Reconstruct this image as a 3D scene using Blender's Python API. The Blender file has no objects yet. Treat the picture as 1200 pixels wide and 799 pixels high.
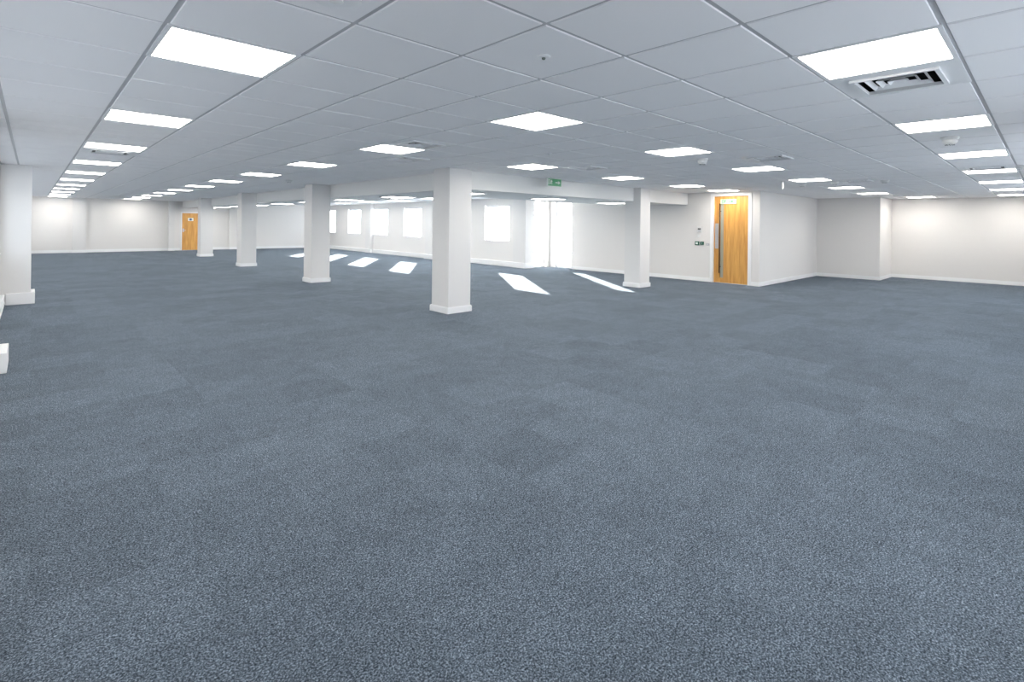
import bpy, bmesh, math, random
from mathutils import Vector, Matrix
random.seed(7)
scene = bpy.context.scene
COL = scene.collection

# ------------------------------------------------------------------ camera
EYE = 1.41
YAW, ROLL = 0.8142, 0.01265
cam_data = bpy.data.cameras.new('camera')
cam_data.sensor_width = 36.0
cam_data.lens = 595.8 / 1200 * 36
cam_data.shift_y = -(399.5 - 262.86) / 1200
cam_data.clip_start = 0.02
cam_data.clip_end = 300
cam = bpy.data.objects.new('camera', cam_data)
COL.objects.link(cam)
fwd = Vector((math.cos(YAW), math.sin(YAW), 0))
rgt = Vector((math.sin(YAW), -math.cos(YAW), 0))
upv = Vector((0, 0, 1))
r2 = rgt * math.cos(ROLL) + upv * math.sin(ROLL)
u2 = upv * math.cos(ROLL) - rgt * math.sin(ROLL)
m = Matrix((r2, u2, -fwd)).transposed().to_4x4()
m.translation = Vector((0, 0, EYE))
cam.matrix_world = m
scene.camera = cam

# ------------------------------------------------------------------ view, world, sun
scene.view_settings.view_transform = 'Standard'
scene.view_settings.look = 'None'
scene.view_settings.gamma = 1.0
scene.view_settings.use_curve_mapping = False
scene.view_settings.exposure = 0.12
PANEL_POWER = 18.5        # emission strength of the ceiling light diffusers
SKY = 1.0
SKY_SUNWARD = 15.0
SKY_SOUTH = 5.0
SUN = 55.0

world = bpy.data.worlds.new('sky')
scene.world = world
world.use_nodes = True
bgn = world.node_tree.nodes['Background']
# hazy sky, brightest and whitest round the low sun, bluer and dimmer opposite it
def sky_nodes():
    nt = world.node_tree; N, L = nt.nodes, nt.links
    tc = N.new('ShaderNodeTexCoord')
    def lobe(d, p):
        v = N.new('ShaderNodeVectorMath'); v.operation = 'DOT_PRODUCT'; v.inputs[1].default_value = Vector(d).normalized()
        L.new(tc.outputs['Generated'], v.inputs[0])
        c = N.new('ShaderNodeMath'); c.operation = 'MAXIMUM'; c.inputs[1].default_value = 0; L.new(v.outputs['Value'], c.inputs[0])
        e = N.new('ShaderNodeMath'); e.operation = 'POWER'; e.inputs[1].default_value = p; L.new(c.outputs[0], e.inputs[0])
        return e
    a, b = lobe((1, .75, .35), 1.5), lobe((0.3, -1, .2), 2)
    s1 = N.new('ShaderNodeMath'); s1.operation = 'MULTIPLY_ADD'; s1.inputs[1].default_value = SKY_SUNWARD; s1.inputs[2].default_value = SKY
    L.new(a.outputs[0], s1.inputs[0])
    s2 = N.new('ShaderNodeMath'); s2.operation = 'MULTIPLY_ADD'; s2.inputs[1].default_value = SKY_SOUTH
    L.new(b.outputs[0], s2.inputs[0]); L.new(s1.outputs[0], s2.inputs[2]); L.new(s2.outputs[0], bgn.inputs['Strength'])
    mx = N.new('ShaderNodeMix'); mx.data_type = 'RGBA'; mx.inputs[6].default_value = (0.84, 0.89, 1.0, 1); mx.inputs[7].default_value = (0.97, 0.98, 1.0, 1)
    L.new(a.outputs[0], mx.inputs[0]); L.new(mx.outputs[2], bgn.inputs['Color'])
sky_nodes()

sun_data = bpy.data.lights.new('sun', 'SUN')
sun_data.energy = SUN
sun_data.angle = math.radians(0.6)
sun_data.color = (1.0, 0.95, 0.88)
sun = bpy.data.objects.new('sun', sun_data)
COL.objects.link(sun)
sun.rotation_euler = Vector((-1.0, -1.38, -0.488)).to_track_quat('-Z', 'Y').to_euler()
sun.location = (30, 40, 15)

# ------------------------------------------------------------------ materials
def new_mat(name):
    mt = bpy.data.materials.new(name)
    mt.use_nodes = True
    return mt, mt.node_tree, mt.node_tree.nodes['Principled BSDF']

def paint(name, col, rough=0.6, metal=0.0, bump=0.0, bscale=200.0, var=0.0):
    mt, nt, b = new_mat(name)
    b.inputs['Base Color'].default_value = (*col, 1)
    b.inputs['Roughness'].default_value = rough
    b.inputs['Metallic'].default_value = metal
    tc = nt.nodes.new('ShaderNodeTexCoord')
    if var > 0:
        n = nt.nodes.new('ShaderNodeTexNoise'); n.inputs['Scale'].default_value = 1.3
        nt.links.new(tc.outputs['Object'], n.inputs['Vector'])
        mx = nt.nodes.new('ShaderNodeMix'); mx.data_type = 'RGBA'
        mx.inputs[6].default_value = (*[c * (1 - var) for c in col], 1)
        mx.inputs[7].default_value = (*[min(1, c * (1 + var)) for c in col], 1)
        nt.links.new(n.outputs['Fac'], mx.inputs[0])
        nt.links.new(mx.outputs[2], b.inputs['Base Color'])
    if bump > 0:
        n = nt.nodes.new('ShaderNodeTexNoise'); n.inputs['Scale'].default_value = bscale
        nt.links.new(tc.outputs['Object'], n.inputs['Vector'])
        bp = nt.nodes.new('ShaderNodeBump'); bp.inputs['Strength'].default_value = bump
        bp.inputs['Distance'].default_value = 0.002
        nt.links.new(n.outputs['Fac'], bp.inputs['Height'])
        nt.links.new(bp.outputs['Normal'], b.inputs['Normal'])
    return mt

def carpet_mat():
    mt, nt, b = new_mat('carpet')
    N, L = nt.nodes, nt.links
    b.inputs['Roughness'].default_value = 0.95
    b.inputs['Specular IOR Level'].default_value = 0.03
    b.inputs['Sheen Weight'].default_value = 0.0
    b.inputs['Sheen Roughness'].default_value = 0.5
    b.inputs['Sheen Tint'].default_value = (0.75, 0.9, 1.0, 1)
    tc = N.new('ShaderNodeTexCoord')
    # individual loops of yarn
    n1 = N.new('ShaderNodeTexNoise'); n1.inputs['Scale'].default_value = 150; n1.inputs['Detail'].default_value = 3; n1.inputs['Roughness'].default_value = 0.65
    n2 = N.new('ShaderNodeTexVoronoi'); n2.inputs['Scale'].default_value = 260
    n3 = N.new('ShaderNodeTexNoise'); n3.inputs['Scale'].default_value = 5.5; n3.inputs['Detail'].default_value = 4
    for n in (n1, n2, n3): L.new(tc.outputs['Object'], n.inputs['Vector'])
    # speckle = contrast noise blended with per-loop random value
    r1 = N.new('ShaderNodeMapRange'); r1.inputs['From Min'].default_value = 0.36; r1.inputs['From Max'].default_value = 0.66
    L.new(n1.outputs['Fac'], r1.inputs['Value'])
    sep = N.new('ShaderNodeSeparateColor'); L.new(n2.outputs['Color'], sep.inputs['Color'])
    ad = N.new('ShaderNodeMix'); ad.data_type = 'FLOAT'; ad.inputs[0].default_value = 0.35
    L.new(r1.outputs['Result'], ad.inputs[2]); L.new(sep.outputs[0], ad.inputs[3])
    ramp = N.new('ShaderNodeValToRGB')
    e = ramp.color_ramp.elements
    e[0].position = 0.0; e[0].color = (0.018, 0.025, 0.034, 1)
    e[1].position = 1.0; e[1].color = (0.42, 0.49, 0.58, 1)
    k = ramp.color_ramp.elements.new(0.45); k.color = (0.103, 0.130, 0.160, 1)
    L.new(ad.outputs[0], ramp.inputs['Fac'])
    # carpet tiles: every 0.5 m square a touch lighter or darker
    mp = N.new('ShaderNodeMapping'); mp.inputs['Scale'].default_value = (2, 2, 2)
    L.new(tc.outputs['Object'], mp.inputs['Vector'])
    fl = N.new('ShaderNodeVectorMath'); fl.operation = 'FLOOR'; L.new(mp.outputs['Vector'], fl.inputs[0])
    wn = N.new('ShaderNodeTexWhiteNoise'); wn.noise_dimensions = '2D'; L.new(fl.outputs['Vector'], wn.inputs['Vector'])
    t1 = N.new('ShaderNodeMapRange'); t1.inputs['To Min'].default_value = 0.92; t1.inputs['To Max'].default_value = 1.08
    L.new(wn.outputs['Value'], t1.inputs['Value'])
    t2 = N.new('ShaderNodeMapRange'); t2.inputs['From Min'].default_value = 0.3; t2.inputs['From Max'].default_value = 0.7
    t2.inputs['To Min'].default_value = 0.92; t2.inputs['To Max'].default_value = 1.08
    L.new(n3.outputs['Fac'], t2.inputs['Value'])
    n4 = N.new('ShaderNodeTexNoise'); n4.inputs['Scale'].default_value = 38; n4.inputs['Detail'].default_value = 2
    L.new(tc.outputs['Object'], n4.inputs['Vector'])
    t4 = N.new('ShaderNodeMapRange'); t4.inputs['From Min'].default_value = 0.3; t4.inputs['From Max'].default_value = 0.7
    t4.inputs['To Min'].default_value = 0.86; t4.inputs['To Max'].default_value = 1.14
    L.new(n4.outputs['Fac'], t4.inputs['Value'])
    m4 = N.new('ShaderNodeMath'); m4.operation = 'MULTIPLY'; L.new(t4.outputs['Result'], m4.inputs[0]); L.new(t2.outputs['Result'], m4.inputs[1])
    mu = N.new('ShaderNodeMath'); mu.operation = 'MULTIPLY'; L.new(t1.outputs['Result'], mu.inputs[0]); L.new(m4.outputs[0], mu.inputs[1])
    vm = N.new('ShaderNodeVectorMath'); vm.operation = 'SCALE'; L.new(ramp.outputs['Color'], vm.inputs[0]); L.new(mu.outputs['Value'], vm.inputs['Scale'])
    L.new(vm.outputs['Vector'], b.inputs['Base Color'])
    bp = N.new('ShaderNodeBump'); bp.inputs['Strength'].default_value = 0.5; bp.inputs['Distance'].default_value = 0.006
    L.new(ad.outputs[0], bp.inputs['Height']); L.new(bp.outputs['Normal'], b.inputs['Normal'])
    return mt

def wood_mat():
    mt, nt, b = new_mat('oak_veneer')
    N, L = nt.nodes, nt.links
    b.inputs['Roughness'].default_value = 0.4
    tc = N.new('ShaderNodeTexCoord'); mp = N.new('ShaderNodeMapping'); mp.inputs['Scale'].default_value = (9, 9, 0.7)
    L.new(tc.outputs['Object'], mp.inputs['Vector'])
    n = N.new('ShaderNodeTexNoise'); n.inputs['Scale'].default_value = 2.2; n.inputs['Detail'].default_value = 6; n.inputs['Distortion'].default_value = 0.4
    L.new(mp.outputs['Vector'], n.inputs['Vector'])
    ramp = N.new('ShaderNodeValToRGB'); e = ramp.color_ramp.elements
    e[0].position = 0.3; e[0].color = (0.56, 0.25, 0.055, 1)
    e[1].position = 0.72; e[1].color = (0.82, 0.46, 0.13, 1)
    L.new(n.outputs['Fac'], ramp.inputs['Fac']); L.new(ramp.outputs['Color'], b.inputs['Base Color'])
    return mt

def glass_mat(name, tint=(0.95, 0.98, 0.98), gloss=0.08):
    mt = bpy.data.materials.new(name); mt.use_nodes = True
    nt = mt.node_tree; nt.nodes.clear()
    o = nt.nodes.new('ShaderNodeOutputMaterial'); t = nt.nodes.new('ShaderNodeBsdfTransparent'); g = nt.nodes.new('ShaderNodeBsdfGlossy')
    mx = nt.nodes.new('ShaderNodeMixShader')
    t.inputs['Color'].default_value = (*tint, 1); g.inputs['Roughness'].default_value = 0.03; mx.inputs[0].default_value = gloss
    nt.links.new(t.outputs[0], mx.inputs[1]); nt.links.new(g.outputs[0], mx.inputs[2]); nt.links.new(mx.outputs[0], o.inputs['Surface'])
    return mt

def frosted_mat():
    mt = bpy.data.materials.new('added_frosted_glass'); mt.use_nodes = True  # translucent glass added so the full-height panes glow in the sun
    nt = mt.node_tree; nt.nodes.clear()
    o = nt.nodes.new('ShaderNodeOutputMaterial'); t = nt.nodes.new('ShaderNodeBsdfTranslucent'); g = nt.nodes.new('ShaderNodeBsdfDiffuse')
    mx = nt.nodes.new('ShaderNodeMixShader'); mx.inputs[0].default_value = 0.15
    t.inputs['Color'].default_value = (0.6, 0.61, 0.61, 1); g.inputs['Color'].default_value = (0.8, 0.8, 0.8, 1)
    nt.links.new(t.outputs[0], mx.inputs[1]); nt.links.new(g.outputs[0], mx.inputs[2]); nt.links.new(mx.outputs[0], o.inputs['Surface'])
    return mt

def emit_mat(name, col, s):
    mt, nt, b = new_mat(name)
    b.inputs['Base Color'].default_value = (0.9, 0.9, 0.9, 1)
    b.inputs['Emission Color'].default_value = (*col, 1)
    b.inputs['Emission Strength'].default_value = s
    return mt

M = dict(
    wall=paint('wall_paint', (0.82, 0.80, 0.785), 0.85, bump=0.08, bscale=90),
    column=paint('column_paint', (0.79, 0.78, 0.775), 0.8, bump=0.08, bscale=90),
    gloss=paint('white_gloss_paint', (0.93, 0.93, 0.94), 0.35),
    tile=paint('mineral_fibre_tile', (0.955, 0.945, 0.955), 0.95, bump=0.5, bscale=260),
    tee=paint('grid_metal', (0.52, 0.52, 0.54), 0.45),
    plaster=paint('soffit_plaster', (0.86, 0.86, 0.85), 0.85, bump=0.08, bscale=90),
    frame=paint('powder_coated_white', (0.90, 0.90, 0.91), 0.4),
    upvc=paint('upvc_white', (0.85, 0.85, 0.86), 0.3),
    carpet=carpet_mat(),
    wood=wood_mat(),
    glass=glass_mat('window_glass'),
    smoked=paint('dark_wired_glass', (0.16, 0.19, 0.17), 0.12),
    panelglass=paint('pale_door_glass', (0.42, 0.45, 0.40), 0.15),
    frosted=frosted_mat(),
    steel=paint('brushed_steel', (0.62, 0.62, 0.64), 0.3, metal=0.9),
    bronze=paint('dark_brown_metal', (0.10, 0.05, 0.025), 0.35, metal=0.3),
    black=paint('black_plastic', (0.03, 0.03, 0.035), 0.4),
    dark=paint('dark_duct', (0.035, 0.04, 0.04), 0.8),
    plastic=paint('white_plastic', (0.85, 0.85, 0.84), 0.35),
    green=paint('sign_green', (0.03, 0.30, 0.12), 0.4),
    greendark=paint('green_plastic', (0.02, 0.12, 0.08), 0.4),
    palegreen=paint('pale_green_plate', (0.55, 0.78, 0.55), 0.4),
    signwhite=paint('sign_white', (0.85, 0.9, 0.85), 0.4),
    blue=paint('sign_blue', (0.06, 0.12, 0.30), 0.4),
    concrete=paint('light_blocking_roof', (0.3, 0.3, 0.3), 0.9),
    diffuser=emit_mat('lit_diffuser', (1.0, 0.955, 0.885), PANEL_POWER),
)

# ------------------------------------------------------------------ mesh helpers
class MB:
    def __init__(self): self.bm = bmesh.new()
    def box(self, x0, x1, y0, y1, z0, z1, mi=0, bevel=0.0):
        bm = self.bm
        v = [bm.verts.new((x, y, z)) for x in (x0, x1) for y in (y0, y1) for z in (z0, z1)]
        fs = []
        for q in ((0,1,3,2),(4,6,7,5),(0,4,5,1),(2,3,7,6),(0,2,6,4),(1,5,7,3)):
            f = bm.faces.new([v[i] for i in q]); f.material_index = mi; fs.append(f)
        if bevel > 0:
            es = list({e for f in fs for e in f.edges})
            bmesh.ops.bevel(bm, geom=es, offset=bevel, segments=2, affect='EDGES', profile=0.6)
        return self
    def quad(self, pts, mi=0):
        f = self.bm.faces.new([self.bm.verts.new(p) for p in pts]); f.material_index = mi; return self
    def prism(self, pts, off, mi=0):
        """closed outline (3-D points) extruded by the vector off"""
        bm = self.bm; off = Vector(off)
        a = [bm.verts.new(p) for p in pts]; b = [bm.verts.new(Vector(p) + off) for p in pts]
        fs = [bm.faces.new(a[::-1]), bm.faces.new(b)]
        n = len(pts)
        for i in range(n): fs.append(bm.faces.new((a[i], a[(i+1) % n], b[(i+1) % n], b[i])))
        for f in fs: f.material_index = mi
        return self
    def lathe(self, prof, n=28, c=(0, 0, 0), mi=0):
        bm = self.bm; rings = []
        for r, z in prof:
            if r < 1e-6: rings.append([bm.verts.new((c[0], c[1], c[2] + z))])
            else: rings.append([bm.verts.new((c[0] + r*math.cos(2*math.pi*i/n), c[1] + r*math.sin(2*math.pi*i/n), c[2] + z)) for i in range(n)])
        for a, b in zip(rings, rings[1:]):
            for i in range(n):
                j = (i+1) % n
                q = [a[i % len(a)], a[j % len(a)], b[j % len(b)], b[i % len(b)]]
                u = []
                for w in q:
                    if w not in u: u.append(w)
                if len(u) > 2:
                    f = bm.faces.new(u); f.material_index = mi; f.smooth = True
        return self
    def build(self, name, mats, parent=None):
        bmesh.ops.recalc_face_normals(self.bm, faces=self.bm.faces)
        me = bpy.data.meshes.new(name); self.bm.to_mesh(me); self.bm.free()
        for mt in (mats if isinstance(mats, (list, tuple)) else [mats]): me.materials.append(mt)
        o = bpy.data.objects.new(name, me); COL.objects.link(o)
        if parent: o.parent = parent
        return o

def struct(o, label=None):
    o['kind'] = 'structure'
    if label: o['label'] = label
    return o
def thing(name, label, cat, loc=(0, 0, 0), group=None):
    o = bpy.data.objects.new(name, None); COL.objects.link(o); o.location = loc
    o['label'] = label; o['category'] = cat
    if group: o['group'] = group
    return o
def dup(root, loc, label, rot=None):
    r = root.copy(); COL.objects.link(r); r.location = loc; r['label'] = label
    if rot is not None: r.rotation_euler = rot
    for ch in list(root.children):
        c = ch.copy(); COL.objects.link(c); c.parent = r
        for g in ch.children:
            d = g.copy(); COL.objects.link(d); d.parent = c
    return r

# ------------------------------------------------------------------ room dimensions
ZC = 2.287                     # suspended ceiling
ZS = 1.998                     # lowered soffit
XW, YS = -0.38, -0.90          # left window wall, wall behind the camera's right
YN = 27.93                     # far end wall
XE = 11.60                     # window wall of the bay
XD = 12.65                     # wall with the near door
TH = 0.30
FX, FY = 5.13, 6.62            # bulkhead faces
SX, SY = 6.70, 8.70            # far edges of the lowered soffit
ROOF = 2.62

def slab(kind, plane, a0, a1, holes, out, TH=TH):
    """wall box along one axis. kind 'x': plane X=plane runs along Y; out = +1/-1 side of thickness. holes: (b0,b1,z0,z1)"""
    mb = MB()
    t0, t1 = (plane, plane + TH * out) if out > 0 else (plane + TH * out, plane)
    def bx(b0, b1, z0, z1):
        if b1 - b0 < 1e-4 or z1 - z0 < 1e-4: return
        if kind == 'x': mb.box(t0, t1, b0, b1, z0, z1)
        else: mb.box(b0, b1, t0, t1, z0, z1)
    c = a0
    for b0, b1, z0, z1 in sorted(holes):
        bx(c, b0, 0, ROOF); bx(b0, b1, 0, z0); bx(b0, b1, z1, ROOF); c = b1
    bx(c, a1, 0, ROOF)
    return mb

# floor (carpet), one slab following the plan
def plan_slab(mb, z0, z1):
    for q in ((XW-.3, 18.75, YS-.3, 3.52), (XW-.3, 17.25, 3.52, 5.07), (XW-.3, 12.95, 5.07, 11.85), (XW-.3, 11.90, 11.85, YN+.3)):
        mb.box(*q, z0, z1)
mb = MB(); plan_slab(mb, -.12, 0)
struct(mb.build('floor', M['carpet']), 'blue-grey flecked carpet tile floor')

# windows ---------------------------------------------------------------------------
SILL, HEAD = 0.84, 2.06
EAST = [(12.42, 13.70), (14.95, 16.25), (17.70, 19.08), (20.40, 21.80), (23.00, 24.36), (25.80, 27.10)]
WEST = [(0.9, 5.9), (7.2, 11.42), (12.4, 16.8), (17.8, 22.2), (23.2, 27.2)]
SOUTH = [(1.6, 5.2), (6.6, 10.4), (12.0, 16.4)]
GX = (10.60, 11.35); GY = (11.80, 12.50); GTOP = 2.19

struct(slab('x', XE, 11.80, YN, [(a, b, SILL, HEAD) for a, b in EAST], +1, TH=.2).build('wall_east', M['wall']))
struct(slab('x', XW, YS - TH, YN + TH, [(a, b, SILL, HEAD) for a, b in WEST], -1).build('wall_west', M['wall']))
struct(slab('y', YS, XW, 18.75, [(a, b, SILL, HEAD) for a, b in SOUTH], -1).build('wall_south', M['wall']))
struct(slab('y', YN, XW, XE + TH, [(5.11, 5.76, 0.0, 1.745)], +1).build('wall_north', M['wall']))
struct(slab('x', XD, 4.77, 11.85, [(5.01, 5.93, 0.0, 2.215), (GX[0], GX[1], 0.0, GTOP)], +1, TH=.17).build('wall_near_door', M['wall']))
struct(slab('y', 11.55, 11.91, XD, [(GY[0] + .11, GY[1], 0.0, GTOP)], +1).build('wall_bay_corner', M['wall']))
mb = MB(); mb.box(XD + .17, 17.25, 4.77, 5.07, 0, ROOF); struct(mb.build('wall_right_recess', M['wall']))
mb = MB(); mb.box(16.95, 17.25, 3.22, 4.77, 0, ROOF); mb.box(17.25, 18.75, 3.22, 3.52, 0, ROOF)
struct(mb.build('wall_right_corner', M['wall']))
mb = MB(); mb.box(18.45, 18.75, YS, 3.22, 0, ROOF); struct(mb.build('wall_right_end', M['wall']))
# piers standing out of the walls
mb = MB(); mb.box(11.50, 11.91, 11.55, 12.12, 0, ZC + .02); struct(mb.build('trim_2', M['column']), 'white pier at the corner of the bay')
mb = MB(); mb.box(11.40, XE, 16.55, 17.10, 0, ZC + .02); struct(mb.build('trim_3', M['column']), 'white pier on the window wall')
mb = MB(); mb.box(11.45, XE, 21.72, 22.20, 0, ZC + .02); struct(mb.build('trim_4', M['column']), 'white pier on the window wall, farther off')
mb = MB(); mb.box(1.22, 1.66, YN - .12, YN, 0, ZC + .02); struct(mb.build('trim_5', M['column']), 'shallow white pier on the far left end wall')
mb = MB(); mb.box(4.56, 4.78, YN - .20, YN, 0, ZC + .02); struct(mb.build('trim_6', M['column']), 'white pier beside the far door')
mb = MB(); mb.box(7.08, 11.60, YN - .12, YN, 0, ZC + .02); struct(mb.build('trim_7', M['wall']), 'bright wall lining at the end of the bay')

# unseen roof added over everything to stop light leaks above the tiles
mb = MB(); plan_slab(mb, ROOF, ROOF + .2); struct(mb.build('trim_8', M['concrete']), 'unseen roof slab added to block light above the ceiling tiles')

# lowered bulkhead, L-shaped
mb = MB()
mb.box(FX, FX + .08, FY, YN, ZS - .015, ZC + .02)                 # face along the column row
mb.box(FX + .08, XD, FY, FY + .08, ZS - .015, ZC + .02)           # face towards the right
mb.box(FX + .08, SX, FY + .08, YN, ZS, ZS + .06)
mb.box(SX, XD, FY + .08, SY, ZS, ZS + .06)
mb.box(SX - .06, SX, SY, YN, ZS + .06, ZC + .02)
mb.box(SX - .06, XD, SY - .06, SY, ZS + .06, ZC + .02)
struct(mb.build('trim_1', M['plaster']), 'pale lowered bulkhead running behind the columns')

# ------------------------------------------------------------------ ceiling lights and vents: positions on the 0.6 m grid
gx = lambda i: 3.13 + 2.4 * i
gy = lambda j: 3.024 + 2.4 * j
ORD = ['nearest', 'second', 'third', 'fourth', 'fifth', 'sixth', 'seventh', 'eighth', 'ninth', 'tenth', 'eleventh']
lights = []
def L_(x, y, z, lab, grp): lights.append((x, y, z, lab, grp))
g1 = 'light panels in the row down the left'
L_(gx(-1), gy(0), ZC, 'large bright ceiling light panel at top left, nearest in the left row', g1)
for j in range(1, 11):
    L_(gx(-1), gy(j), ZC, 'ceiling light panel, %s from camera in leftmost row' % (ORD[j] if j < 10 else 'last and farthest'), g1)
g2 = 'light panels in the second row from the left'
L_(gx(0), gy(0), ZC, 'diamond-shaped ceiling light panel hanging over the middle of the room', g2)
L_(gx(0), gy(1), ZC, 'ceiling light panel with two air vents beside it, left of the middle column', g2)
for j in range(2, 11):
    L_(gx(0), gy(j), ZC, 'ceiling light panel left of the column row, %s' % ('next beyond the two air vents' if j == 2 else 'closest to the far wall' if j == 10 else ORD[j-1] + ' beyond the middle column'), g2)
g3 = 'light panels in the row down the right'
L_(gx(0), gy(-1), ZC, 'large bright ceiling light panel at top right above an air vent', g3)
for i in range(1, 7):
    L_(gx(i), gy(-1), ZC, 'white ceiling light panel, %s from the camera in the rightmost row' % (ORD[i] if i < 6 else 'last and farthest'), g3)
g4 = 'light panels in the second row from the right'
L_(gx(1), gy(0), ZC, 'ceiling light panel above the right column with a smoke detector just beyond it', g4)
L_(gx(2), gy(0), ZC, 'ceiling light panel just beyond the air vent above the near wooden door', g4)
for i in range(3, 6):
    L_(gx(i), gy(0), ZC, 'ceiling light panel right of the near door, %s towards the far right corner' % ORD[i-2], g4)
L_(17.53, 2.424, ZC, 'ceiling light panel just in front of the right end wall, beside the boxed corner', g4)
g5 = 'light panels in the row in front of the bulkhead'
L_(gx(1), gy(1), ZC, 'ceiling light panel just above the green exit sign', g5)
L_(gx(2), gy(1), ZC, 'ceiling light panel in front of the bulkhead, just left of the right column', g5)
L_(gx(3), gy(1), ZC, 'ceiling light panel just right of the right column top', g5)
L_(12.13, gy(1), ZC, 'ceiling light panel right above the near wooden door', g5)
g6 = 'light panels in the lowered soffit'
for k in range(0, 9):
    L_(5.93, 7.60 + 2.4*k, ZS, 'light panel under the soffit behind the left columns, %s from the soffit corner' % (ORD[k] if k else 'nearest'), g6)
L_(8.33, 7.67, ZS, 'flat light panel under the soffit below the exit sign', g6)
L_(10.73, 7.67, ZS, 'flat light panel under the soffit just left of the right column', g6)
g7 = 'added light panels brightening the window bay'
BAY_FILL = [(x, 10.224 + 2.4*k) for x in (8.53, 10.33) for k in range(0, 7)]  # unseen panels, added to brighten the bay
for n, (x, y) in enumerate(BAY_FILL):
    L_(x, y, ZC, 'added light panel over the window bay, %s %s the windows' % (ORD[n % 7], 'in the line away from' if n < 7 else 'in the line next to'), g7)

vents = [(3.73, 0.624, 'square air vent grille beyond the large light panel at top right'),
         (3.13, 4.824, 'square air vent grille on the near side of the light left of the middle column'),
         (3.73, 6.024, 'square air vent grille close to the top of the middle column'),
         (6.13, 4.824, 'square air vent grille right of the light above the exit sign'),
         (6.73, 2.424, 'square air vent grille in front of the second light left of the near door'),
         (10.93, 2.424, 'small distant air vent grille between two white detectors at right'),
         (9.73, 0.624, 'thin distant air vent grille between the third and fourth lights of the right row'),
         (0.73, 8.424, 'air vent grille beyond the third light of the left row'),
         (3.13, 10.824, 'air vent grille beyond the fourth light of the row left of the columns')]

# ------------------------------------------------------------------ ceiling: tiles with a recessed metal grid
cells = {(round(x, 2), round(y, 2)) for x, y, z, *_ in lights if z == ZC} | {(round(x, 2), round(y, 2)) for x, y, _ in vents}
# bay cells use their own phase in X
mb = MB()
def tiles(x0, x1, y0, y1, px=0.43, py=0.324):
    g = 0.011
    kx0 = math.floor((x0 - px) / .6); ky0 = math.floor((y0 - py) / .6)
    kx1 = math.ceil((x1 - px) / .6); ky1 = math.ceil((y1 - py) / .6)
    for i in range(kx0, kx1):
        for j in range(ky0, ky1):
            a0, a1 = max(x0, px + .6*i), min(x1, px + .6*(i+1))
            b0, b1 = max(y0, py + .6*j), min(y1, py + .6*(j+1))
            if a1 - a0 < .03 or b1 - b0 < .03: continue
            if (round(px + .6*i + .3, 2), round(py + .6*j + .3, 2)) in cells: continue
            a0 += g; a1 -= g; b0 += g; b1 -= g
            z, zt, s = ZC, ZC + .006, .003
            mb.quad([(a0+s, b0+s, z), (a0+s, b1-s, z), (a1-s, b1-s, z), (a1-s, b0+s, z)])
            mb.quad([(a0, b0, zt), (a0+s, b0+s, z), (a1-s, b0+s, z), (a1, b0, zt)])
            mb.quad([(a0, b1, zt), (a1, b1, zt), (a1-s, b1-s, z), (a0+s, b1-s, z)])
            mb.quad([(a0, b0, zt), (a0, b1, zt), (a0+s, b1-s, z), (a0+s, b0+s, z)])
            mb.quad([(a1, b0, zt), (a1-s, b0+s, z), (a1-s, b1-s, z), (a1, b1, zt)])
    # metal tees on the grid lines
    w = 0.014
    for i in range(kx0, kx1 + 1):
        X = px + .6*i
        if x0 - w < X < x1 + w: mb.box(max(x0, X-w), min(x1, X+w), y0, y1, ZC+.006, ZC+.03, 1)
    for j in range(ky0, ky1 + 1):
        Y = py + .6*j
        if y0 - w < Y < y1 + w: mb.box(x0, x1, max(y0, Y-w), min(y1, Y+w), ZC+.0062, ZC+.029, 1)
    # wall angle round the edge
    for q in ((x0, x1, y0, y0+.02), (x0, x1, y1-.02, y1), (x0, x0+.02, y0, y1), (x1-.02, x1, y0, y1)):
        mb.box(*q, ZC+.0064, ZC+.028, 1)
tiles(XW, XD, YS, FY)
tiles(XD, 16.95, YS, 4.77)
tiles(16.95, 18.45, YS, 3.22)
tiles(XW, FX, FY, YN)
tiles(SX, XE, SY, YN, px=.43)
tiles(XE, XD, SY, 11.55)
struct(mb.build('ceiling', [M['tile'], M['tee']]), 'grey-white suspended ceiling of square tiles')

# ------------------------------------------------------------------ baseboards
def base(name, segs, h=.1, t=.018):
    mb = MB()
    for x0, x1, y0, y1 in segs:
        mb.box(x0, x1, y0, y1, 0, h - .012)
        sx, sy = (t*.35 if abs(x1-x0) < .1 else 0), (t*.35 if abs(y1-y0) < .1 else 0)
        mb.box(x0+sx, x1-sx, y0+sy, y1-sy, h - .012, h)
    return struct(mb.build(name, M['gloss']))
t = .018
base('baseboard_near_door', [(XD-t, XD, 4.77-t, 4.95), (XD-t, XD, 5.99, GX[0])])
base('baseboard_right_recess', [(XD, 16.95, 4.77-t, 4.77), (16.95-t, 16.95, 3.22-t, 4.77-t), (16.95, 18.45, 3.22-t, 3.22), (18.45-t, 18.45, YS, 3.22-t)])
base('baseboard_north', [(XW+.08, 1.22, YN-t, YN), (1.22-t, 1.66+t, YN-.12-t, YN-.12), (1.66, 4.56, YN-t, YN), (4.56-t, 4.78+t, YN-.2-t, YN-.2), (4.78, 5.03, YN-t, YN), (5.84, 7.08, YN-t, YN), (7.08, XE-.1, YN-.12-t, YN-.12)], h=.12)
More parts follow.
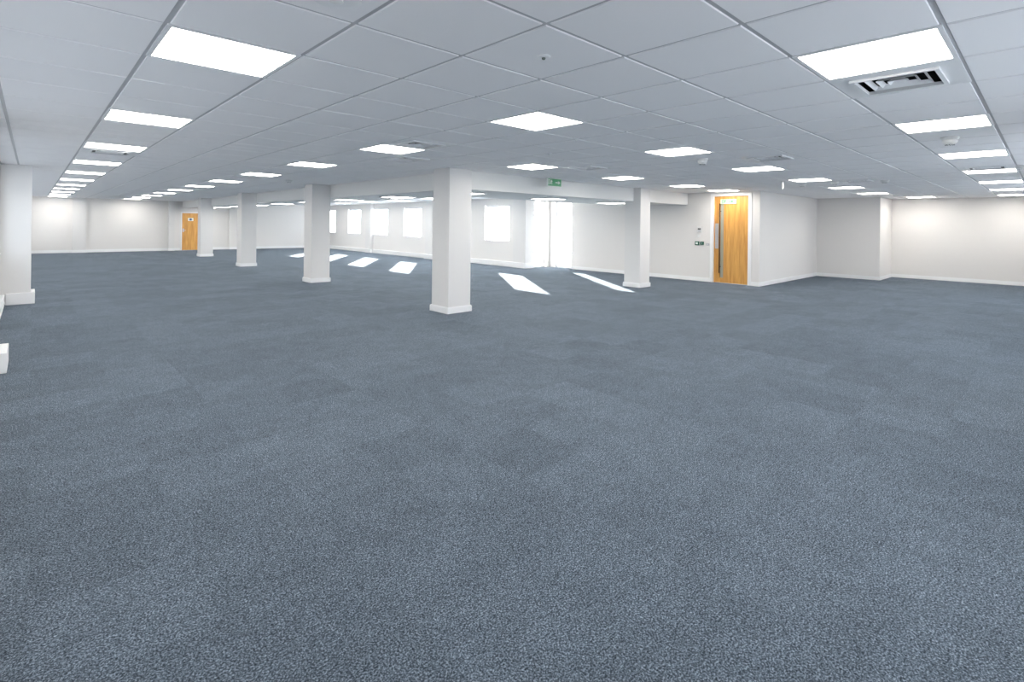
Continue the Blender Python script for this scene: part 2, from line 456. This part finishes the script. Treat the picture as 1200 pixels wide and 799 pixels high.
# deep cable trunking under the windows
mb = MB()
for y0, y1 in ((12.14, 16.53), (17.12, 21.70), (22.22, YN-.14)):
    mb.box(XE-.07, XE, y0, y1, 0, .17, bevel=.006)
    mb.box(XE-.078, XE-.066, y0, y1, .045, .055)
mb.box(11.36, XE, 16.50, 17.14, 0, .18, bevel=.006)
mb.box(11.41, XE, 21.68, 22.24, 0, .18, bevel=.006)
mb.box(11.47, 11.90, 11.52, 12.15, 0, .18, bevel=.006)
struct(mb.build('baseboard_east', M['gloss']))
mb = MB()
for y0, y1 in ((YS+.02, 6.48), (6.98, 11.50), (12.12, YN-.02)):
    mb.box(XW, XW+.07, y0, y1, 0, .18, bevel=.006)
    mb.box(XW+.066, XW+.078, y0, y1, .05, .06)
struct(mb.build('baseboard_west', M['gloss']))
base('baseboard_south', [(XW+.08, 18.45-t, YS, YS+t)])

# ------------------------------------------------------------------ windows
def window(n, kind, plane, b0, b1, z0, z1, out, mull=0, frosted=False, transom=None, handle=True, sillboard=True):
    """frame part sits at the middle of the wall thickness; origin at its lower centre"""
    root = bpy.data.objects.new('window_%d' % n, None); COL.objects.link(root); struct(root)
    off = (.10 if out > 0 else .17) * out
    def P(mb, b_0, b_1, d0, d1, za, zb, bev=.004):
        lo, hi = sorted((plane + off + d0*out, plane + off + d1*out))
        if kind == 'x': mb.box(lo, hi, b_0, b_1, za, zb, bevel=bev)
        else: mb.box(b_0, b_1, lo, hi, za, zb, bevel=bev)
    f = MB(); w = .035 if transom else .05
    P(f, b0, b0+w, 0, .06, z0, z1); P(f, b1-w, b1, 0, .06, z0, z1)
    P(f, b0+w, b1-w, 0, .06, z0, z0+w); P(f, b0+w, b1-w, 0, .06, z1-w, z1)
    div = [b0] + [b0 + (b1-b0)*(k+1)/(mull+1) for k in range(mull)] + [b1]
    for c in div[1:-1]: P(f, c-.03, c+.03, 0, .06, z0+w, z1-w)
    for tz in (transom or ()): P(f, b0+w, b1-w, 0.01, .05, tz-.03, tz+.03)
    f.build('window_frame', M['upvc'], root)
    for k in range(len(div)-1):
        e0 = div[k] + (w if k == 0 else .03); e1 = div[k+1] - (w if k == len(div)-2 else .03)
        ed = [z0+w-.03] + list(transom or ()) + [z1-w+.03]; rows = [(ed[q]+.03 if q else z0+w, ed[q+1]-.03) for q in range(len(ed)-1)]
        for q, (a, b) in enumerate(rows):
            g = MB(); P(g, e0, e1, .026, .034, a, b, 0)
            low = frosted == 'all' or (frosted == 'low' and q != 1)
            g.build('added_frosted_pane' if low else 'pane', M['frosted'] if low else M['glass'], root)
        if handle:
            hd = MB(); s = e0 + .02 if kind == 'x' else e1 - .02
            P(hd, s-.012, s+.012, -.02, 0, (z0+z1)/2-.02, (z0+z1)/2+.05, .003); P(hd, s-.01, s+.01, -.045, -.02, (z0+z1)/2-.09, (z0+z1)/2+.03, .003)
            hd.build('handle', M['gloss'], root)
    if sillboard:
        s = MB()
        lo, hi = sorted((plane - .025*out, plane + off))
        if kind == 'x': s.box(lo, hi, b0-.03 if False else b0, b1, z0-.0, z0+.018, bevel=.003)
        else: s.box(b0, b1, lo, hi, z0, z0+.018, bevel=.003)
        s.build('window_sill', M['gloss'], root)
    # portal: guides daylight sampling through the opening
    ld = bpy.data.lights.new('daylight_portal', 'AREA'); ld.shape = 'RECTANGLE'; ld.size = b1-b0; ld.size_y = z1-z0
    ld.cycles.is_portal = True
    lo = bpy.data.objects.new('daylight_portal', ld); COL.objects.link(lo); lo.parent = root
    c = plane + (TH + .02) * out; mid = (b0+b1)/2; zm = (z0+z1)/2
    if kind == 'x': lo.location = (c, mid, zm); d = Vector((-out, 0, 0))
    else: lo.location = (mid, c, zm); d = Vector((0, -out, 0))
    lo.rotation_euler = d.to_track_quat('-Z', 'Y').to_euler()
    return root
n = 1
for a, b in EAST: window(n, 'x', XE, a, b, SILL, HEAD, +1); n += 1
for a, b in WEST: window(n, 'x', XW, a, b, SILL, HEAD, -1, mull=3, handle=False); n += 1
for a, b in SOUTH: window(n, 'y', YS, a, b, SILL, HEAD, -1, mull=3, handle=False); n += 1
window(n, 'x', XD, GX[0], GX[1], 0, GTOP, +1, transom=(.50, 1.72), frosted='low', handle=False, sillboard=False); n += 1  # frosted rows and transoms added to glow white and trim the sun streak
window(n, 'y', 11.55, GY[0]+.11, GY[1], 0, GTOP, +1, transom=(.50, 1.72), frosted='all', handle=False, sillboard=False); n += 1  # frosting added so it glows white without a sun patch on the floor

# ------------------------------------------------------------------ doors
def near_door():
    root = bpy.data.objects.new('door_1', None); COL.objects.link(root); root.location = (XD, 5.47, 0)
    struct(root, 'tall oak veneer door with a narrow full-height glass strip')
    y0, y1, zt = -.46, .46, 2.215
    f = MB()
    f.box(-.02, .14, y0-.055, y0+.03, 0, zt+.035, bevel=.004); f.box(-.02, .14, y1-.03, y1+.055, 0, zt+.035, bevel=.004)
    f.box(-.02, .14, y0+.03, y1-.03, zt-.03, zt+.035, bevel=.004)
    f.build('door_frame', M['gloss'], root)
    # leaf with a slot for the glass, built of four boards
    a, b = y0+.032, y1-.032; g0, g1 = .175, .285; zb, zg = .12, 2.08
    lf = MB()
    lf.box(.03, .075, a, g0, .006, zt-.032); lf.box(.03, .075, g1, b, .006, zt-.032)
    lf.box(.03, .075, g0, g1, .006, zb); lf.box(.03, .075, g0, g1, zg, zt-.032)
    lf.build('door_leaf', M['wood'], root)
    g = MB(); g.box(.048, .056, g0+.012, g1-.012, zb+.012, zg-.012); g.build('vision_panel', M['panelglass'], root)
    bd = MB()
    for q in ((g0, g0+.012, zb, zg), (g1-.012, g1, zb, zg), (g0+.012, g1-.012, zb, zb+.012), (g0+.012, g1-.012, zg-.012, zg)):
        bd.box(.024, .05, *q)
    bd.build('glazing_bead', M['wood'], root)
    h = MB()
    h.lathe([(0, .25), (.014, .25), (.014, 2.0), (0, 2.0)], 16, (-.035, .262, 0))
    h.box(-.035, .03, .252, .272, .40, .42); h.box(-.035, .03, .252, .272, 1.80, 1.82)
    h.build('pull_handle', M['bronze'], root)
    p = MB(); p.box(.022, .03, .315, .40, .86, 1.50, bevel=.002); p.build('push_plate', M['steel'], root)
    for z in (.25, 1.1, 1.95):
        q = MB(); q.lathe([(0, 0), (.008, 0), (.008, .09), (0, .09)], 12, (.02, y0+.03, z)); q.build('hinge', M['steel'], root)
    return root
near_door()

def running_man(mb, x, s, put):
    """white running figure, doorway and arrow drawn as flat plates. put(u, v) maps sign units to 3-D points; x = extrusion"""
    man = [
        [(-.02, .30), (.06, .30), (.06, .38), (-.02, .38)],                     # head
        [(-.10, .02), (.02, -.02), (.08, .26), (-.02, .28)],                    # torso
        [(.05, .24), (.20, .14), (.17, .09), (.03, .18)],                       # front arm
        [(-.02, .27), (-.20, .16), (-.17, .10), (-.02, .20)],                   # rear arm
        [(-.02, -.02), (.12, -.14), (.06, -.34), (.01, -.32), (.05, -.14), (-.09, -.02)],
        [(-.09, .03), (-.16, -.14), (-.33, -.20), (-.31, -.26), (-.11, -.20), (-.02, -.02)]]
    for poly in man: mb.prism([put(u*s - .55*s, v*s) for u, v in poly], x)
    # doorway
    for q in ((-1.08, -1.0, -.36, .40), (-.86-.0, -.80, -.36, .40), (-1.0, -.86, .33, .40)):
        mb.prism([put(q[0]*s, q[2]*s), put(q[1]*s, q[2]*s), put(q[1]*s, q[3]*s), put(q[0]*s, q[3]*s)], x)
def arrow(mb, x, s, put):
    for poly in ([(.10, -.07), (.62, -.07), (.62, .07), (.10, .07)], [(.55, -.28), (.92, 0), (.55, .28), (.66, 0)]):
        mb.prism([put(u*s, v*s) for u, v in poly], x)

# sign over the near door (pale plate with green figure and arrow)
ds = thing('exit_sign', 'pale green and white exit sign across the top of the near wooden door', 'sign', (XD + .008, 5.54, 1.99))
mb = MB(); mb.box(0, .02, -.20, .20, 0, .12, bevel=.003); mb.build('sign_plate', M['palegreen'], ds)
mb = MB(); running_man(mb, (-.002, 0, 0), .125, lambda u, v: (0, -u*1.1, .06 + v)); mb.build('running_man', M['green'], ds)
mb = MB(); arrow(mb, (-.002, 0, 0), .125, lambda u, v: (0, -u*1.1, .06 + v)); mb.build('arrow', M['green'], ds)

# far door
root = bpy.data.objects.new('door_2', None); COL.objects.link(root); root.location = (5.435, YN, 0)
struct(root, 'distant oak veneer door in the far end wall')
mb = MB()
mb.box(-.375, -.325, -.02, .12, 0, 1.795, bevel=.004); mb.box(.325, .375, -.02, .12, 0, 1.795, bevel=.004); mb.box(-.325, .325, -.02, .12, 1.745, 1.795, bevel=.004)
mb.build('door_frame', M['gloss'], root)
mb = MB(); mb.box(-.322, .322, .0, .045, .006, 1.742, bevel=.002); mb.build('door_leaf', M['wood'], root)
mb = MB(); mb.box(-.30, -.24, -.008, 0, .86, 1.02, bevel=.002); mb.box(-.285, -.265, -.05, -.008, .93, .95); mb.box(-.285, -.17, -.055, -.04, .93, .95, bevel=.003)
mb.build('door_handle', M['steel'], root)
sg = MB(); sg.box(-.09, .13, -.006, 0, 1.38, 1.52, bevel=.001); s_ = sg.build('door_sign', M['signwhite'], root)
sg = MB(); sg.box(-.02, .06, -.0075, -.006, 1.40, 1.50); sg.box(-.055, .095, -.0075, -.006, 1.435, 1.46); sg.build('sign_mark', M['blue'], s_)

# ------------------------------------------------------------------ columns
def column(x, y, w, d, label):
    r = thing('column', label, 'column', (x + w/2, y + d/2, 0), 'square white columns along the bulkhead')
    m1 = MB(); m1.box(-w/2, w/2, -d/2, d/2, .0, ZC - .001, bevel=.006); m1.build('shaft', M['column'], r)
    m2 = MB(); q = .02
    for e0, e1, za, zb in ((0, q, 0, .088), (0, q*.6, .088, .1)):
        m2.box(-w/2-e1, w/2+e1, -d/2-e1, -d/2-.0005, za, zb); m2.box(-w/2-e1, w/2+e1, d/2+.0005, d/2+e1, za, zb)
        m2.box(-w/2-e1, -w/2-.0005, -d/2, d/2, za, zb); m2.box(w/2+.0005, w/2+e1, -d/2, d/2, za, zb)
    m2.build('skirting', M['gloss'], r)
    return r
column(4.73, 6.44, .44, .45, 'large square white column standing in the middle of the picture')
column(10.10, 6.43, .41, .42, 'square white column right of centre, in front of the plain wall left of the door')
column(4.70, 11.72, .44, .45, 'square white column next behind the middle one, before the sunlit floor patches')
column(4.70, 17.15, .44, .45, 'square white column, third along the row to the left')
column(4.77, 22.72, .44, .45, 'farthest square white column, hiding the edge of the distant wooden door')
# perimeter columns on the left window wall
def side_column(x1, y0, y1, bx, label):
    r = thing('column', label, 'column', (XW, y0, 0), 'columns against the left wall')
    w = x1 - XW; d = y1 - y0
    m1 = MB(); m1.box(.002, w, 0, d, 0, ZC - .001, bevel=.006); m1.build('shaft', M['column'], r)
    m2 = MB(); e = bx - x1
    m2.box(.08, w+e, -e, -.001, 0, .185, bevel=.006); m2.box(w+.001, w+e, -.001, d+e, 0, .185, bevel=.006); m2.box(.08, w, d+.001, d+e, 0, .185, bevel=.006)
    m2.build('cable_trunking', M['gloss'], r)
side_column(-.005, 11.60, 12.06, .045, 'white column against the left wall with boxed trunking round its foot')
side_column(-.24, 6.58, 6.92, -.155, 'near left wall column seen only as a white trunking corner at the picture edge')

# ------------------------------------------------------------------ ceiling light panels
def make_light():
    r = thing('ceiling_light', '', 'ceiling light')
    f = MB(); o, i = .297, .276
    for q in ((-o, o, -o, -i), (-o, o, i, o), (-o, -i, -i, i), (i, o, -i, i)): f.box(*q, 0, .016)
    f.box(-o, o, -o, o, .016, .022)
    f.build('frame', M['frame'], r)
    d = MB(); d.box(-i+.0005, i-.0005, -i+.0005, i-.0005, .003, .015)
    d.build('diffuser', M['diffuser'], r)
    return r
proto = make_light(); first = True
for x, y, z, lab, grp in lights:
    zz = z - .002 if z == ZC else z - .0225
    if first: o = proto; o.location = (x, y, zz); o['label'] = lab; first = False
    else: o = dup(proto, (x, y, zz), lab)
    o['group'] = grp

# ------------------------------------------------------------------ air vents: square four-way grilles
def make_vent():
    r = thing('air_vent', '', 'air vent', group='square ceiling air vents')
    f = MB(); o, i = .297, .185
    for q in ((-o, o, -o, -i), (-o, o, i, o), (-o, -i, -i, i), (i, o, -i, i)): f.box(*q, 0, .006)
    for q in ((-i-.022, i+.022, -i-.022, -i), (-i-.022, i+.022, i, i+.022), (-i-.022, -i, -i, i), (i, i+.022, -i, i)): f.box(*q, -.014, .0)
    f.build('frame', M['frame'], r)
    for k in range(3):
        a = .145 - .048*k; b = a - .022
        l = MB(); z0, z1 = -.004, .014; tt = .002
        for c in range(4):
            ca, sa = math.cos(c*math.pi/2), math.sin(c*math.pi/2)
            R = lambda u, v: (u*ca - v*sa, u*sa + v*ca)
            p = [(*R(-a, -a), z0), (*R(a, -a), z0), (*R(b, -b), z1), (*R(-b, -b), z1)]
            l.prism(p, (0, 0, tt))
        l.build('louvre', M['frame'], r)
    bk = MB(); bk.box(-.225, .225, -.225, .225, .16, .165)
    for q in ((-.23, .23, -.23, -.225), (-.23, .23, .225, .23), (-.23, -.225, -.225, .225), (.225, .23, -.225, .225)): bk.box(*q, .006, .165)
    bk.build('duct_box', M['dark'], r)
    return r
pv = make_vent()
for k, (x, y, lab) in enumerate(vents):
    o = pv if k == 0 else dup(pv, (x, y, ZC - .001), lab)
    o.location = (x, y, ZC - .001); o['label'] = lab

# ------------------------------------------------------------------ small ceiling devices
def make_detector():
    r = thing('smoke_detector', '', 'smoke detector', group='round white detectors on the ceiling')
    b = MB(); b.lathe([(0, 0), (.055, 0), (.055, -.012), (.048, -.016), (0, -.016)], 32); b.build('mount', M['plastic'], r)
    h = MB(); h.lathe([(0, -.0165), (.046, -.0165), (.048, -.03), (.036, -.045), (.02, -.05), (0, -.05)], 32); h.build('head', M['plastic'], r)
    s = MB()
    for i in range(10):
        a = i*math.pi/5; s.lathe([(0, -.052), (.003, -.052), (.003, -.0465), (0, -.0465)], 6, (.026*math.cos(a), .026*math.sin(a), 0))
    s.build('vent_slots', M['dark'], r)
    return r
det = make_detector()
for k, (x, y, lab) in enumerate([
        (6.28, 3.09, 'white smoke detector beyond the light panel above the right column'),
        (6.30, .66, 'white smoke detector between the second and third lights of the right row'),
        (11.00, 2.80, 'small white detector left of the distant right-hand air vent'),
        (11.12, 2.05, 'small white detector right of the distant right-hand air vent'),
        (11.2, 3.42, 'small white detector above the wall right of the near door'),
        (3.95, 11.08, 'small white detector on the ceiling near the top of the column behind the middle one'),
        (9.65, .27, 'small white detector beside the fourth light of the rightmost row')]):
    o = det if k == 0 else dup(det, (x, y, ZC), lab)
    o.location = (x, y, ZC); o['label'] = lab; o.scale = (1.25, 1.25, 1.5 if k < 2 else 1.0)

def spot(x, y, lab, name='emergency_light', z=ZC, s=.75, lens='smoked'):
    r = thing(name, lab, 'emergency light', (x, y, z), 'small round emergency fittings'); r.scale = (s, s, 1)
    a = MB(); a.lathe([(0, 0), (.048, 0), (.046, -.005), (.03, -.008), (0, -.008)], 28); a.build('bezel', M['frame'], r)
    b = MB(); b.lathe([(0, -.0085), (.014, -.0085), (.013, -.014), (.008, -.018), (0, -.019)], 20); b.build('lens', M[lens], r)
spot(1.93, 1.82, 'small round ceiling fitting with a dark centre, above the middle light panel')
spot(4.03, 3.33, 'tiny round ceiling fitting just right of the middle light panel', lens='plastic')
spot(4.63, 4.25, 'tiny round ceiling fitting farther beyond the middle light panel towards the exit sign', lens='plastic')
spot(.86, 1.93, 'wider round ceiling fitting cut off by the top edge of the picture', s=2.0, lens='plastic')
spot(5.60, 6.95, 'tiny fitting under the soffit left of the middle column', z=ZS, lens='plastic')

# hanging rod sensor right of the near door
r = thing('hanging_sensor', 'slim white cylinder hanging from the ceiling right of the near wooden door', 'sensor', (10.35, 3.50, ZC))
mb = MB(); mb.lathe([(0, 0), (.035, 0), (.035, -.012), (.012, -.018), (0, -.018)], 24); mb.build('ceiling_plate', M['plastic'], r)
mb = MB(); mb.lathe([(0, -.0185), (.020, -.0185), (.022, -.13), (.018, -.145), (0, -.15)], 24); mb.build('tube', M['plastic'], r)

# ------------------------------------------------------------------ exit sign on the bulkhead
xs = thing('exit_sign', 'green running-man exit sign hanging at the top of the bulkhead', 'sign', (7.02, 6.30, 2.115))
mb = MB(); mb.box(-.20, .20, 0, .022, 0, .155, bevel=.004); mb.build('sign_panel', M['signwhite'], xs)
mb = MB(); mb.box(-.18, .18, -.0015, 0, .012, .143); mb.build('green_face', M['green'], xs)
mb = MB(); running_man(mb, (0, -.0012, 0), .125, lambda u, v: (u*1.3, -.0017, .078 + v)); mb.build('running_man', M['signwhite'], xs)
mb = MB(); arrow(mb, (0, -.0012, 0), .125, lambda u, v: (u*1.3, -.0017, .078 + v)); mb.build('arrow', M['signwhite'], xs)
mb = MB()
for q in (-.1, .1): mb.box(q-.006, q+.006, .006, .016, .155, .172)
mb.build('hanger', M['steel'], xs)

# ------------------------------------------------------------------ controls on the wall left of the near door
xw = XD
def ctrl(name, label, cat, y, z): return thing(name, label, cat, (xw, y, z))
r = ctrl('entry_intercom', 'white entry keypad with a dark screen, topmost of the controls left of the near door', 'intercom', 6.27, 1.27)
mb = MB(); mb.box(-.03, 0, -.06, .06, 0, .15, bevel=.006); mb.build('housing', M['plastic'], r)
mb = MB(); mb.box(-.034, -.0305, -.04, .04, .065, .10, bevel=.001); mb.build('screen', M['black'], r)
mb = MB()
for i in range(3):
    for j in range(2): mb.box(-.033, -.0305, -.03+.022*i, -.016+.022*i, .012+.02*j, .024+.02*j)
mb.build('button', M['steel'], r)
r = ctrl('light_switch', 'small white switch plate between the keypad and the green call point', 'light switch', 6.30, 1.13)
mb = MB(); mb.box(-.01, 0, -.04, .04, 0, .08, bevel=.003); mb.build('plate', M['plastic'], r)
mb = MB(); mb.box(-.016, -.0105, -.012, .012, .02, .06, bevel=.002); mb.build('rocker', M['frame'], r)
r = ctrl('break_glass_call_point', 'dark green call point box with round white element left of the near door', 'call point', 6.33, .93)
mb = MB(); mb.box(-.04, 0, -.055, .055, 0, .10, bevel=.008); mb.build('housing', M['greendark'], r)
mb = MB(); mb.box(-.043, -.0405, -.03, .03, .025, .075, bevel=.001); mb.build('element', M['signwhite'], r)
r = ctrl('key_switch', 'dark square key switch right next to the green call point', 'switch', 6.20, .94)
mb = MB(); mb.box(-.03, 0, -.045, .045, 0, .085, bevel=.006); mb.build('housing', M['greendark'], r)
mb = MB(); mb.box(-.034, -.0305, -.006, .006, .03, .06); mb.build('key_slot', M['steel'], r)
r = ctrl('exit_button', 'small pale push button plate closest to the near door frame', 'button', 6.05, .93)
mb = MB(); mb.box(-.01, 0, -.04, .04, 0, .06, bevel=.002); mb.build('plate', M['steel'], r)
mb = MB(); mb.box(-.016, -.0105, -.012, .012, .018, .042, bevel=.002); mb.build('push_button', M['frame'], r)
